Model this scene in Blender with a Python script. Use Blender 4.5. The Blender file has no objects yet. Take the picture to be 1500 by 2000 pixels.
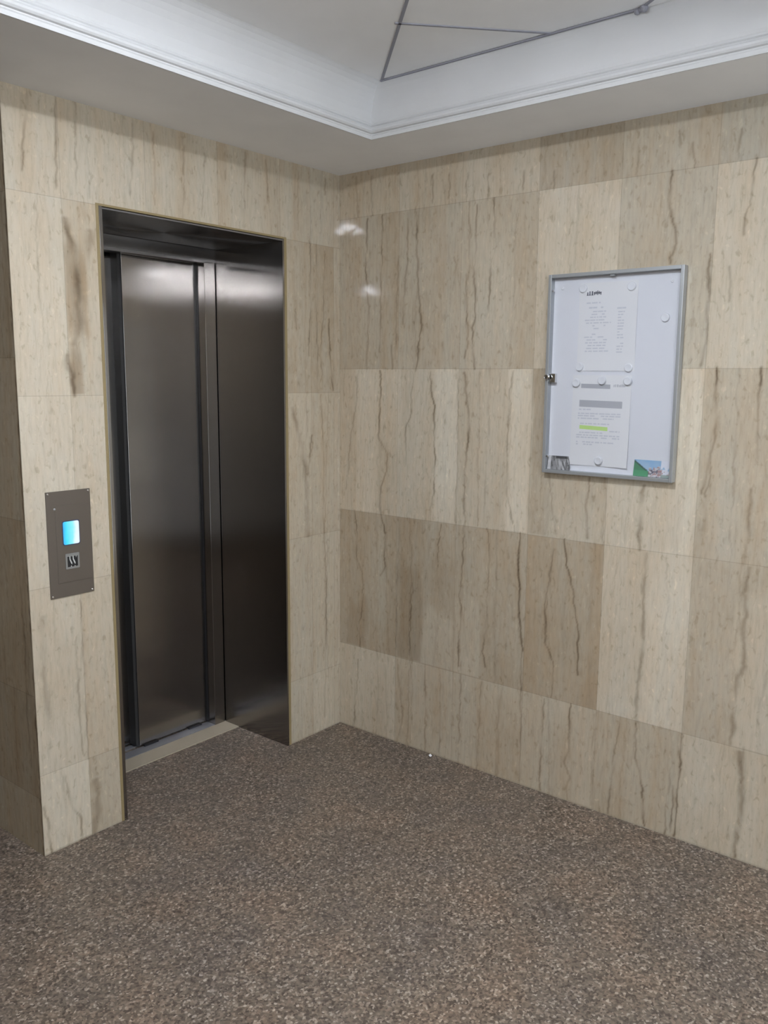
import bpy, bmesh, math, random
import numpy as np
from mathutils import Vector, Matrix

# ------------------------------------------------------------------ basics
scene = bpy.context.scene
COL = scene.collection
for v in ('Standard',):
    scene.view_settings.view_transform = v
scene.view_settings.look = 'None'
scene.view_settings.gamma = 1.0
scene.view_settings.use_curve_mapping = False
scene.view_settings.exposure = -0.06
random.seed(4)

H = 2.40          # soffit height
HT = 2.58         # tray ceiling height
W = 1.451         # width of the lift wall up to its outer corner


def link(name, mesh, mats, parent=None):
    o = bpy.data.objects.new(name, mesh)
    for m in (mats if isinstance(mats, (list, tuple)) else [mats]):
        mesh.materials.append(m)
    COL.objects.link(o)
    if parent is not None:
        o.parent = parent
    return o


def bm_obj(name, bm, mats, parent=None, smooth=False):
    me = bpy.data.meshes.new(name)
    bmesh.ops.recalc_face_normals(bm, faces=bm.faces)
    bm.to_mesh(me)
    bm.free()
    if smooth:
        me.polygons.foreach_set('use_smooth', [True] * len(me.polygons))
    me.update()
    return link(name, me, mats, parent)


def box(bm, x0, x1, y0, y1, z0, z1, mi=0, bevel=0.0):
    x0, x1 = min(x0, x1), max(x0, x1)
    y0, y1 = min(y0, y1), max(y0, y1)
    z0, z1 = min(z0, z1), max(z0, z1)
    vs = [bm.verts.new(p) for p in ((x0, y0, z0), (x1, y0, z0), (x1, y1, z0), (x0, y1, z0),
                                    (x0, y0, z1), (x1, y0, z1), (x1, y1, z1), (x0, y1, z1))]
    fs = [bm.faces.new([vs[i] for i in q]) for q in
          ((0, 3, 2, 1), (4, 5, 6, 7), (0, 1, 5, 4), (1, 2, 6, 5), (2, 3, 7, 6), (3, 0, 4, 7))]
    for f in fs:
        f.material_index = mi
    if bevel > 0:
        es = list({e for f in fs for e in f.edges})
        bmesh.ops.bevel(bm, geom=es, offset=bevel, segments=2, profile=0.6, affect='EDGES')
    return fs


def lathe(bm, prof, n=24, axis='z', origin=(0, 0, 0), mi=0):
    """prof: list of (radius, height); axis the direction of height."""
    o = Vector(origin)

    def place(r, h, a):
        c, s = r * math.cos(a), r * math.sin(a)
        if axis == 'z':
            return o + Vector((c, s, h))
        if axis == '-x':
            return o + Vector((-h, c, s))
        if axis == '-y':
            return o + Vector((c, -h, s))
    rings = []
    for r, h in prof:
        if r < 1e-6:
            rings.append([bm.verts.new(place(0, h, 0))])
        else:
            rings.append([bm.verts.new(place(r, h, 2 * math.pi * k / n)) for k in range(n)])
    for a, b in zip(rings, rings[1:]):
        for k in range(n):
            q = (k + 1) % n
            if len(a) == 1 and len(b) == 1:
                continue
            if len(a) == 1:
                f = bm.faces.new((a[0], b[k], b[q]))
            elif len(b) == 1:
                f = bm.faces.new((a[k], a[q], b[0]))
            else:
                f = bm.faces.new((a[k], a[q], b[q], b[k]))
            f.material_index = mi


def tag(o, label=None, cat=None, group=None, kind=None):
    if label:
        o['label'] = label
    if cat:
        o['category'] = cat
    if group:
        o['group'] = group
    if kind:
        o['kind'] = kind
    return o


def empty(name, loc=(0, 0, 0)):
    o = bpy.data.objects.new(name, None)
    o.empty_display_size = 0.1
    o.location = loc
    COL.objects.link(o)
    return o


# ------------------------------------------------------------------ materials
def mat(name):
    m = bpy.data.materials.new(name)
    m.use_nodes = True
    nt = m.node_tree
    return m, nt, nt.nodes['Principled BSDF']


def plain(name, col, rough=0.5, metal=0.0, spec=0.5, coat=0.0):
    m, nt, b = mat(name)
    b.inputs['Base Color'].default_value = (*col, 1)
    b.inputs['Roughness'].default_value = rough
    b.inputs['Metallic'].default_value = metal
    b.inputs['Specular IOR Level'].default_value = spec
    b.inputs['Coat Weight'].default_value = coat
    return m


def N(nt, typ, **kw):
    n = nt.nodes.new(typ)
    for k, v in kw.items():
        setattr(n, k, v)
    return n


def ramp(nt, stops, interp='LINEAR'):
    r = N(nt, 'ShaderNodeValToRGB')
    r.color_ramp.interpolation = interp
    els = r.color_ramp.elements
    while len(els) < len(stops):
        els.new(0.5)
    for e, (p, c) in zip(els, stops):
        e.position = p
        e.color = (*c, 1) if len(c) == 3 else c
    return r


def stone_material(name, rough=0.13):
    m, nt, b = mat(name)
    L = nt.links.new
    at = N(nt, 'ShaderNodeAttribute', attribute_name='stone')
    tc = N(nt, 'ShaderNodeTexCoord')
    # fine vertical grain
    mp = N(nt, 'ShaderNodeMapping')
    mp.inputs['Scale'].default_value = (1, 1, 0.16)
    L(tc.outputs['Object'], mp.inputs['Vector'])
    n1 = N(nt, 'ShaderNodeTexNoise')
    n1.inputs['Scale'].default_value = 95
    n1.inputs['Detail'].default_value = 5
    n1.inputs['Roughness'].default_value = 0.62
    L(mp.outputs['Vector'], n1.inputs['Vector'])
    r1 = ramp(nt, [(0.28, (0.86, 0.85, 0.83)), (0.5, (1, 1, 1)), (0.75, (1.08, 1.08, 1.08))])
    L(n1.outputs['Fac'], r1.inputs['Fac'])
    # small fossil flecks
    mp2 = N(nt, 'ShaderNodeMapping')
    mp2.inputs['Scale'].default_value = (1, 1, 0.55)
    L(tc.outputs['Object'], mp2.inputs['Vector'])
    n2 = N(nt, 'ShaderNodeTexNoise')
    n2.inputs['Scale'].default_value = 62
    n2.inputs['Detail'].default_value = 3
    n2.inputs['Distortion'].default_value = 0.5
    L(mp2.outputs['Vector'], n2.inputs['Vector'])
    r2 = ramp(nt, [(0.28, (0.80, 0.78, 0.74)), (0.42, (1, 1, 1)), (0.62, (1, 1, 1)), (0.76, (1.2, 1.19, 1.17))])
    L(n2.outputs['Fac'], r2.inputs['Fac'])
    x1 = N(nt, 'ShaderNodeMix', data_type='RGBA', blend_type='MULTIPLY')
    x1.inputs['Factor'].default_value = 1
    L(at.outputs['Color'], x1.inputs['A'])
    L(r1.outputs['Color'], x1.inputs['B'])
    x2 = N(nt, 'ShaderNodeMix', data_type='RGBA', blend_type='MULTIPLY')
    x2.inputs['Factor'].default_value = 1
    L(x1.outputs['Result'], x2.inputs['A'])
    L(r2.outputs['Color'], x2.inputs['B'])
    L(x2.outputs['Result'], b.inputs['Base Color'])
    b.inputs['Roughness'].default_value = rough
    b.inputs['Specular IOR Level'].default_value = 0.45
    return m


def granite_material():
    m, nt, b = mat('granite floor')
    L = nt.links.new
    tc = N(nt, 'ShaderNodeTexCoord')
    nd = N(nt, 'ShaderNodeTexNoise')
    nd.inputs['Scale'].default_value = 120
    nd.inputs['Detail'].default_value = 2
    L(tc.outputs['Object'], nd.inputs['Vector'])
    add = N(nt, 'ShaderNodeVectorMath', operation='MULTIPLY_ADD')
    add.inputs[1].default_value = (0.008, 0.008, 0.008)
    L(nd.outputs['Color'], add.inputs[0])
    L(tc.outputs['Object'], add.inputs[2])
    v = N(nt, 'ShaderNodeTexVoronoi')
    v.inputs['Scale'].default_value = 165
    L(add.outputs['Vector'], v.inputs['Vector'])
    sep = N(nt, 'ShaderNodeSeparateColor')
    L(v.outputs['Color'], sep.inputs['Color'])
    r = ramp(nt, FLOOR_STOPS)
    L(sep.outputs['Red'], r.inputs['Fac'])
    # larger clouds of redder / greyer stone
    n3 = N(nt, 'ShaderNodeTexNoise')
    n3.inputs['Scale'].default_value = 4.5
    n3.inputs['Detail'].default_value = 4
    L(tc.outputs['Object'], n3.inputs['Vector'])
    r3 = ramp(nt, [(0.3, (0.86, 0.88, 0.93)), (0.5, (1, 1, 1)), (0.72, (1.12, 1.05, 1.0))])
    L(n3.outputs['Fac'], r3.inputs['Fac'])
    n4 = N(nt, 'ShaderNodeTexNoise')
    n4.inputs['Scale'].default_value = 55
    n4.inputs['Detail'].default_value = 4
    L(tc.outputs['Object'], n4.inputs['Vector'])
    r4 = ramp(nt, [(0.3, (0.78, 0.77, 0.76)), (0.5, (1, 1, 1)), (0.72, (1.25, 1.24, 1.22))])
    L(n4.outputs['Fac'], r4.inputs['Fac'])
    x = N(nt, 'ShaderNodeMix', data_type='RGBA', blend_type='MULTIPLY')
    x.inputs['Factor'].default_value = 1
    L(r.outputs['Color'], x.inputs['A'])
    L(r3.outputs['Color'], x.inputs['B'])
    x2 = N(nt, 'ShaderNodeMix', data_type='RGBA', blend_type='MULTIPLY')
    x2.inputs['Factor'].default_value = 1
    L(x.outputs['Result'], x2.inputs['A'])
    L(r4.outputs['Color'], x2.inputs['B'])
    # hairline slab joints on a 0.6 m lattice
    br = N(nt, 'ShaderNodeTexBrick')
    br.offset = 0.5
    br.inputs['Color1'].default_value = (1, 1, 1, 1)
    br.inputs['Color2'].default_value = (1, 1, 1, 1)
    br.inputs['Mortar'].default_value = (0.8, 0.78, 0.75, 1)
    br.inputs['Scale'].default_value = 1.0
    br.inputs['Mortar Size'].default_value = 0.0012
    br.inputs['Mortar Smooth'].default_value = 0.3
    br.inputs['Brick Width'].default_value = 0.62
    br.inputs['Row Height'].default_value = 0.62
    mp = N(nt, 'ShaderNodeMapping')
    mp.inputs['Location'].default_value = (0.11, 0.13, 0)
    L(tc.outputs['Object'], mp.inputs['Vector'])
    L(mp.outputs['Vector'], br.inputs['Vector'])
    x3 = N(nt, 'ShaderNodeMix', data_type='RGBA', blend_type='MULTIPLY')
    x3.inputs['Factor'].default_value = 1
    L(x2.outputs['Result'], x3.inputs['A'])
    L(br.outputs['Color'], x3.inputs['B'])
    L(x3.outputs['Result'], b.inputs['Base Color'])
    b.inputs['Roughness'].default_value = 0.38
    b.inputs['Specular IOR Level'].default_value = 0.3
    return m


def steel_material(name, col=(0.30, 0.282, 0.268), rough=0.17, aniso=1.0):
    m, nt, b = mat(name)
    L = nt.links.new
    b.inputs['Metallic'].default_value = 1
    b.inputs['Anisotropic'].default_value = aniso
    b.inputs['Anisotropic Rotation'].default_value = ANISO_ROT
    tg = N(nt, 'ShaderNodeTangent', direction_type='RADIAL', axis='Z')
    L(tg.outputs['Tangent'], b.inputs['Tangent'])
    tc = N(nt, 'ShaderNodeTexCoord')
    mp = N(nt, 'ShaderNodeMapping')
    mp.inputs['Scale'].default_value = (1, 1, 0.02)
    L(tc.outputs['Object'], mp.inputs['Vector'])
    n = N(nt, 'ShaderNodeTexNoise')
    n.inputs['Scale'].default_value = 1500
    n.inputs['Detail'].default_value = 3
    L(mp.outputs['Vector'], n.inputs['Vector'])
    r = ramp(nt, [(0.3, tuple(c * 0.985 for c in col)), (0.7, tuple(min(1, c * 1.015) for c in col))])
    L(n.outputs['Fac'], r.inputs['Fac'])
    L(r.outputs['Color'], b.inputs['Base Color'])
    b.inputs['Roughness'].default_value = rough
    return m


def plaster_material(name, col, rough=0.75, bump=0.0, spec=0.25):
    m, nt, b = mat(name)
    L = nt.links.new
    tc = N(nt, 'ShaderNodeTexCoord')
    n = N(nt, 'ShaderNodeTexNoise')
    n.inputs['Scale'].default_value = 5
    n.inputs['Detail'].default_value = 6
    L(tc.outputs['Object'], n.inputs['Vector'])
    r = ramp(nt, [(0.3, tuple(c * 0.965 for c in col)), (0.7, tuple(min(1, c * 1.02) for c in col))])
    L(n.outputs['Fac'], r.inputs['Fac'])
    L(r.outputs['Color'], b.inputs['Base Color'])
    b.inputs['Roughness'].default_value = rough
    b.inputs['Specular IOR Level'].default_value = spec
    if bump:
        n2 = N(nt, 'ShaderNodeTexNoise')
        n2.inputs['Scale'].default_value = 14
        n2.inputs['Detail'].default_value = 5
        L(tc.outputs['Object'], n2.inputs['Vector'])
        bp = N(nt, 'ShaderNodeBump')
        bp.inputs['Strength'].default_value = bump
        bp.inputs['Distance'].default_value = 0.01
        L(n2.outputs['Fac'], bp.inputs['Height'])
        L(bp.outputs['Normal'], b.inputs['Normal'])
    return m


def attr_material(name, attr, rough=0.5):
    m, nt, b = mat(name)
    at = N(nt, 'ShaderNodeAttribute', attribute_name=attr)
    nt.links.new(at.outputs['Color'], b.inputs['Base Color'])
    b.inputs['Roughness'].default_value = rough
    return m


def pane_material():
    m = bpy.data.materials.new('clear cover pane')
    m.use_nodes = True
    nt = m.node_tree
    nt.nodes.clear()
    out = N(nt, 'ShaderNodeOutputMaterial')
    mix = N(nt, 'ShaderNodeMixShader')
    fr = N(nt, 'ShaderNodeFresnel')
    fr.inputs['IOR'].default_value = 1.25
    tr = N(nt, 'ShaderNodeBsdfTransparent')
    tr.inputs['Color'].default_value = (0.97, 0.975, 0.98, 1)
    gl = N(nt, 'ShaderNodeBsdfGlossy')
    gl.inputs['Roughness'].default_value = 0.03
    nt.links.new(fr.outputs[0], mix.inputs[0])
    nt.links.new(tr.outputs[0], mix.inputs[1])
    nt.links.new(gl.outputs[0], mix.inputs[2])
    nt.links.new(mix.outputs[0], out.inputs[0])
    return m


def emit(name, col, strength):
    m, nt, b = mat(name)
    b.inputs['Base Color'].default_value = (0.02, 0.02, 0.02, 1)
    b.inputs['Emission Color'].default_value = (*col, 1)
    b.inputs['Emission Strength'].default_value = strength
    return m


# ---- tunables
ANISO_ROT = 0.0
FLOOR_STOPS = [(p, tuple(c * k * (0.78 + .34 * p) for c, k in zip(q, (1.02, .985, .96)))) for p, q in
               [(0.0, (0.098, 0.079, 0.063)), (0.25, (0.142, 0.116, 0.093)), (0.5, (0.172, 0.143, 0.116)),
                (0.72, (0.195, 0.153, 0.12)), (0.9, (0.25, 0.212, 0.172)), (1.0, (0.36, 0.32, 0.27))]]
CREAM = np.array([0.55, 0.493, 0.392])
TAN = np.array([0.435, 0.352, 0.252])
LAMP_COL = (0.85, 0.91, 1.0)
LAMP_E = 2300.0
GLOW_E = 350.0
ADDED_FILL_E = 2.9
RING2_E = 1500.0
ADDED_LAMP_E = 300.0
LAMP2_E = 1200.0

M_stone = stone_material('polished veined limestone', 0.045)
M_floor = granite_material()
M_steel = steel_material('brushed steel')
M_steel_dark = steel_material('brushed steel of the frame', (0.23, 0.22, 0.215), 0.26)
M_white = plaster_material('white paint', (0.87, 0.87, 0.87))
M_cove = plaster_material('off white plaster moulding', (0.62, 0.62, 0.62), 0.6, 0.10)
M_joint = plain('grey joint', (0.30, 0.30, 0.34), 0.8)
M_alu = plain('satin aluminium', (0.42, 0.435, 0.445), 0.36, 0.55)
M_board = plain('white enamel board', (0.78, 0.78, 0.82), 0.35)
M_paper = plain('paper', (0.82, 0.81, 0.82), 0.85, 0, 0.2)
M_ink = plain('dark print', (0.16, 0.16, 0.19), 0.9, 0, 0.1)
M_ink_soft = plain('pale grey print', (0.66, 0.66, 0.70), 0.9, 0, 0.1)
M_ink_mid = plain('grey print', (0.48, 0.48, 0.51), 0.9, 0, 0.1)
M_green = plain('green marker', (0.58, 0.80, 0.28), 0.9, 0, 0.1)
M_magnet = plain('white plastic', (0.82, 0.82, 0.85), 0.35)
M_pane = pane_material()
M_chrome = plain('chrome', (0.75, 0.75, 0.76), 0.15, 1.0)
M_dark = plain('black plastic', (0.012, 0.012, 0.014), 0.35)
M_brown = plain('taupe metallic plate', (0.125, 0.102, 0.082), 0.42, 0.25)
M_sealant = plain('yellowed sealant', (0.27, 0.205, 0.10), 0.7)
M_sill = plain('worn aluminium sill', (0.42, 0.43, 0.47), 0.45, 0.8)
M_thresh = plain('tan stone threshold', (0.40, 0.345, 0.26), 0.5)
M_screen = None
M_lamp = emit('lit bulb', LAMP_COL, LAMP_E)
M_glow = emit('added glow ring', LAMP_COL, GLOW_E)
m_ring = emit('added distant glow ring', LAMP_COL, RING2_E)
M_added_lamp = emit('added weak bulb', LAMP_COL, ADDED_LAMP_E)
M_lamp2 = emit('lit distant bulb', LAMP_COL, LAMP2_E)
M_photo = attr_material('printed picture', 'picture', 0.45)
M_edge = plain('dark joint line', (0.05, 0.045, 0.035), 0.8)

# ------------------------------------------------------------------ stone walls
def hash2(i, j, seed):
    h = (i.astype(np.int64) * 374761393 + j.astype(np.int64) * 668265263 + int(seed) * 974634521) & 0x7fffffff
    h = ((h ^ (h >> 13)) * 1274126177) & 0x7fffffff
    h = h ^ (h >> 16)
    return (h & 0xffff) / 65535.0


def vnoise(a, b, seed=0):
    i, j = np.floor(a), np.floor(b)
    f, g = a - i, b - j
    f = f * f * (3 - 2 * f)
    g = g * g * (3 - 2 * g)
    h = lambda p, q: hash2(i + p, j + q, seed)
    return (h(0, 0) * (1 - f) + h(1, 0) * f) * (1 - g) + (h(0, 1) * (1 - f) + h(1, 1) * f) * g


def axis_grid(lo, hi, step, joints, extra=()):
    s = list(np.arange(lo, hi, step)) + [hi]
    js = [j for j in joints if lo < j < hi]
    s = [x for x in s if all(abs(x - j) > 0.0022 for j in js) and all(abs(x - e) > 0.0015 for e in extra)]
    for j in js:
        s += [j - 0.0016, j - 0.0006, j + 0.0006, j + 0.0016]
    s += list(extra)
    return np.array(sorted(set(np.round(s, 5))))


def stone_wall(name, us, zs, ujoints, zjoints, tones, veins, patches, to_xyz, seed, hole=None, n_rand=2, flip=False):
    """A tiled stone wall as one fine grid; each tile has a tone of its own, veins run up the stone."""
    U, Z = np.meshgrid(us, zs)           # rows = z
    cj, rj = np.array(ujoints), np.array(zjoints)
    ci = np.searchsorted(cj, U) - 1
    ri = np.searchsorted(rj, Z) - 1
    mul = np.ones_like(U)
    brown = np.full_like(U, 0.5)
    for r in range(len(rj)):
        for c in range(len(cj)):
            m = (ri == r) & (ci == c)
            if not m.any():
                continue
            rng = random.Random(seed * 1000 + r * 50 + c)
            mu, br = tones.get((r, c), (rng.uniform(0.92, 1.04), rng.uniform(0.35, 0.75)))
            mul[m] = mu
            brown[m] = br
    tid = ri * 37 + ci * 11
    # soft bands that run up each tile, and blotches
    wob = (vnoise(U * 6 + tid, Z * 3, seed + 5) - .5) * 0.03
    s1 = vnoise((U + wob) * 17 + tid * 3.7, Z * 0.9 + tid, seed) - .5
    s2 = vnoise((U + wob) * 48 + tid * 5.1, Z * 1.8 + tid, seed + 1) - .5
    s3 = vnoise((U + wob * .6) * 130 + tid * 2.3, Z * 4 + tid, seed + 2) - .5
    bl = vnoise(U * 9 + tid, Z * 5 + tid, seed + 3) - .5
    bl2 = vnoise(U * 45 + tid, Z * 30 + tid, seed + 4) - .5
    bl3 = vnoise(U * 95 + tid, Z * 55 + tid, seed + 6) - .5
    brown = np.clip(brown + 0.55 * s1 + 0.42 * s2 + 0.20 * s3 + 0.35 * bl + 0.26 * bl2 + .16 * bl3, -0.25, 1.4)
    mul = mul * (1 + 0.08 * s1 + 0.10 * s2 + 0.07 * s3 + 0.07 * bl2 + .05 * bl3)
    for (u0, u1, z0, z1, k, db) in patches:
        wu = (vnoise(Z * 9, Z * 0 + k * 10, seed + 9) - .5) * 0.016
        w = 1 / (1 + np.exp(-(U - u0 + wu) / 0.004)) * 1 / (1 + np.exp((U - u1 + wu) / 0.004))
        wz = (vnoise(U * 40, U * 0 + k * 7, seed + 8) - .5) * 0.07
        near = lambda zz: min(abs(zz - q) for q in zjoints) < .004
        w = w * ((Z > z0) if near(z0) else 1 / (1 + np.exp(-(Z - z0 + wz) / .012))) * ((Z < z1) if near(z1) else 1 / (1 + np.exp((Z - z1 + wz) / .012)))
        mul = mul * (1 + (k - 1) * w)
        brown = brown + db * w
    col = CREAM[None, None, :] * (1 - brown[..., None]) + TAN[None, None, :] * brown[..., None]
    col = col * mul[..., None]
    dark = np.ones_like(U)
    # fill-in veins
    allv = [(v, a, w) for v, a, w in veins]
    for r in range(len(rj)):
        for c in range(len(cj)):
            rng = random.Random(seed * 77 + r * 91 + c)
            z0 = rj[r]
            z1 = rj[r + 1] if r + 1 < len(rj) else zs[-1]
            u0 = cj[c]
            u1 = cj[c + 1] if c + 1 < len(cj) else us[-1]
            for k in range(n_rand(c) if callable(n_rand) else n_rand):
                u = rng.uniform(u0 + .02, max(u0 + .03, u1 - .02))
                pts, z = [], z1
                while z > z0:
                    pts.append((u, z))
                    u += rng.uniform(-.008, .008)
                    z -= rng.uniform(.04, .1)
                pts.append((u, z0))
                allv.append((pts, rng.uniform(.10, .28), rng.choice([2, 2.5, 3, 5])))
    stain = np.array([0.62, 0.48, 0.32])
    for k, (pts, amp, wid) in enumerate(allv):
        pz = np.array([p[1] for p in pts][::-1])
        pu = np.array([p[0] for p in pts][::-1])
        zl, zh = pz[0] - .006, pz[-1] + .006
        rows = np.where((zs >= zl) & (zs <= zh))[0]
        if len(rows) == 0:
            continue
        zz = zs[rows]
        uv = np.interp(zz, pz, pu)
        uv = uv + (vnoise(zz * 42, zz * 0 + k, seed + 20) - .5) * 0.007 + (vnoise(zz * 110, zz * 0 + k, seed + 21) - .5) * 0.004
        am = amp * (0.22 + 1.1 * vnoise(zz * 15, zz * 0 + k, seed + 22))
        ww = wid * 0.001 * (0.55 + 0.9 * vnoise(zz * 22, zz * 0 + k, seed + 23))
        dU = (us[None, :] - uv[:, None])
        g = np.exp(-(dU / ww[:, None]) ** 2) * am[:, None]
        halo = np.exp(-(dU / (ww[:, None] * 3.2)) ** 2) * am[:, None] * 0.14
        sub = col[rows]
        sub = sub * (1 - halo[..., None] * (1 - stain))
        sub = sub * (1 - np.clip(g, 0, .93)[..., None] * np.array([0.62, 0.66, 0.70]))
        col[rows] = sub
    # joints: a hairline, a little darker than the stone
    for j in ujoints:
        col = np.where((np.abs(U - j) < 0.0009)[..., None], col * 0.80, col)
    for j in zjoints:
        col = np.where((np.abs(Z - j) < 0.0009)[..., None], col * 0.78, col)
    nu, nz = len(us), len(zs)
    co = np.stack(to_xyz(U, Z), -1).reshape(-1, 3)
    idx = np.arange(nu * nz).reshape(nz, nu)
    q = np.stack([idx[:-1, :-1], idx[:-1, 1:], idx[1:, 1:], idx[1:, :-1]], -1)
    keep = np.ones(q.shape[:2], bool)
    if hole:
        uc, zc = (us[:-1] + us[1:]) / 2, (zs[:-1] + zs[1:]) / 2
        keep = ~(((uc > hole[0]) & (uc < hole[1]))[None, :] & ((zc < hole[2]))[:, None])
    q = q[keep]
    if flip:
        q = q[:, ::-1]
    # solid backing so that the wall has a thickness
    extra = []
    back = BACKS.get(name)
    if back:
        base = len(co)
        bv, bf = [], []
        for (x0, x1, y0, y1, z0, z1) in back:
            b0 = base + len(bv)
            bv += [(x0, y0, z0), (x1, y0, z0), (x1, y1, z0), (x0, y1, z0), (x0, y0, z1), (x1, y0, z1), (x1, y1, z1), (x0, y1, z1)]
            bf += [[b0 + i for i in qq] for qq in ((0, 3, 2, 1), (4, 5, 6, 7), (0, 1, 5, 4), (1, 2, 6, 5), (2, 3, 7, 6), (3, 0, 4, 7))]
        co = np.vstack([co, np.array(bv)])
        q = np.vstack([q, np.array(bf)])
        colf = np.vstack([col.reshape(-1, 3), np.tile(CREAM * .9, (len(bv), 1))])
    else:
        colf = col.reshape(-1, 3)
    me = bpy.data.meshes.new(name)
    me.vertices.add(len(co))
    me.vertices.foreach_set('co', co.astype(np.float32).ravel())
    me.loops.add(q.size)
    me.loops.foreach_set('vertex_index', q.astype(np.int32).ravel())
    me.polygons.add(len(q))
    me.polygons.foreach_set('loop_start', np.arange(0, q.size, 4, dtype=np.int32))
    a = me.attributes.new('stone', 'FLOAT_COLOR', 'POINT')
    rgba = np.ones((len(co), 4), np.float32)
    rgba[:, :3] = colf
    a.data.foreach_set('color', rgba.ravel())
    me.update(calc_edges=True)
    o = link(name, me, M_stone)
    o['kind'] = 'structure'
    return o


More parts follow.
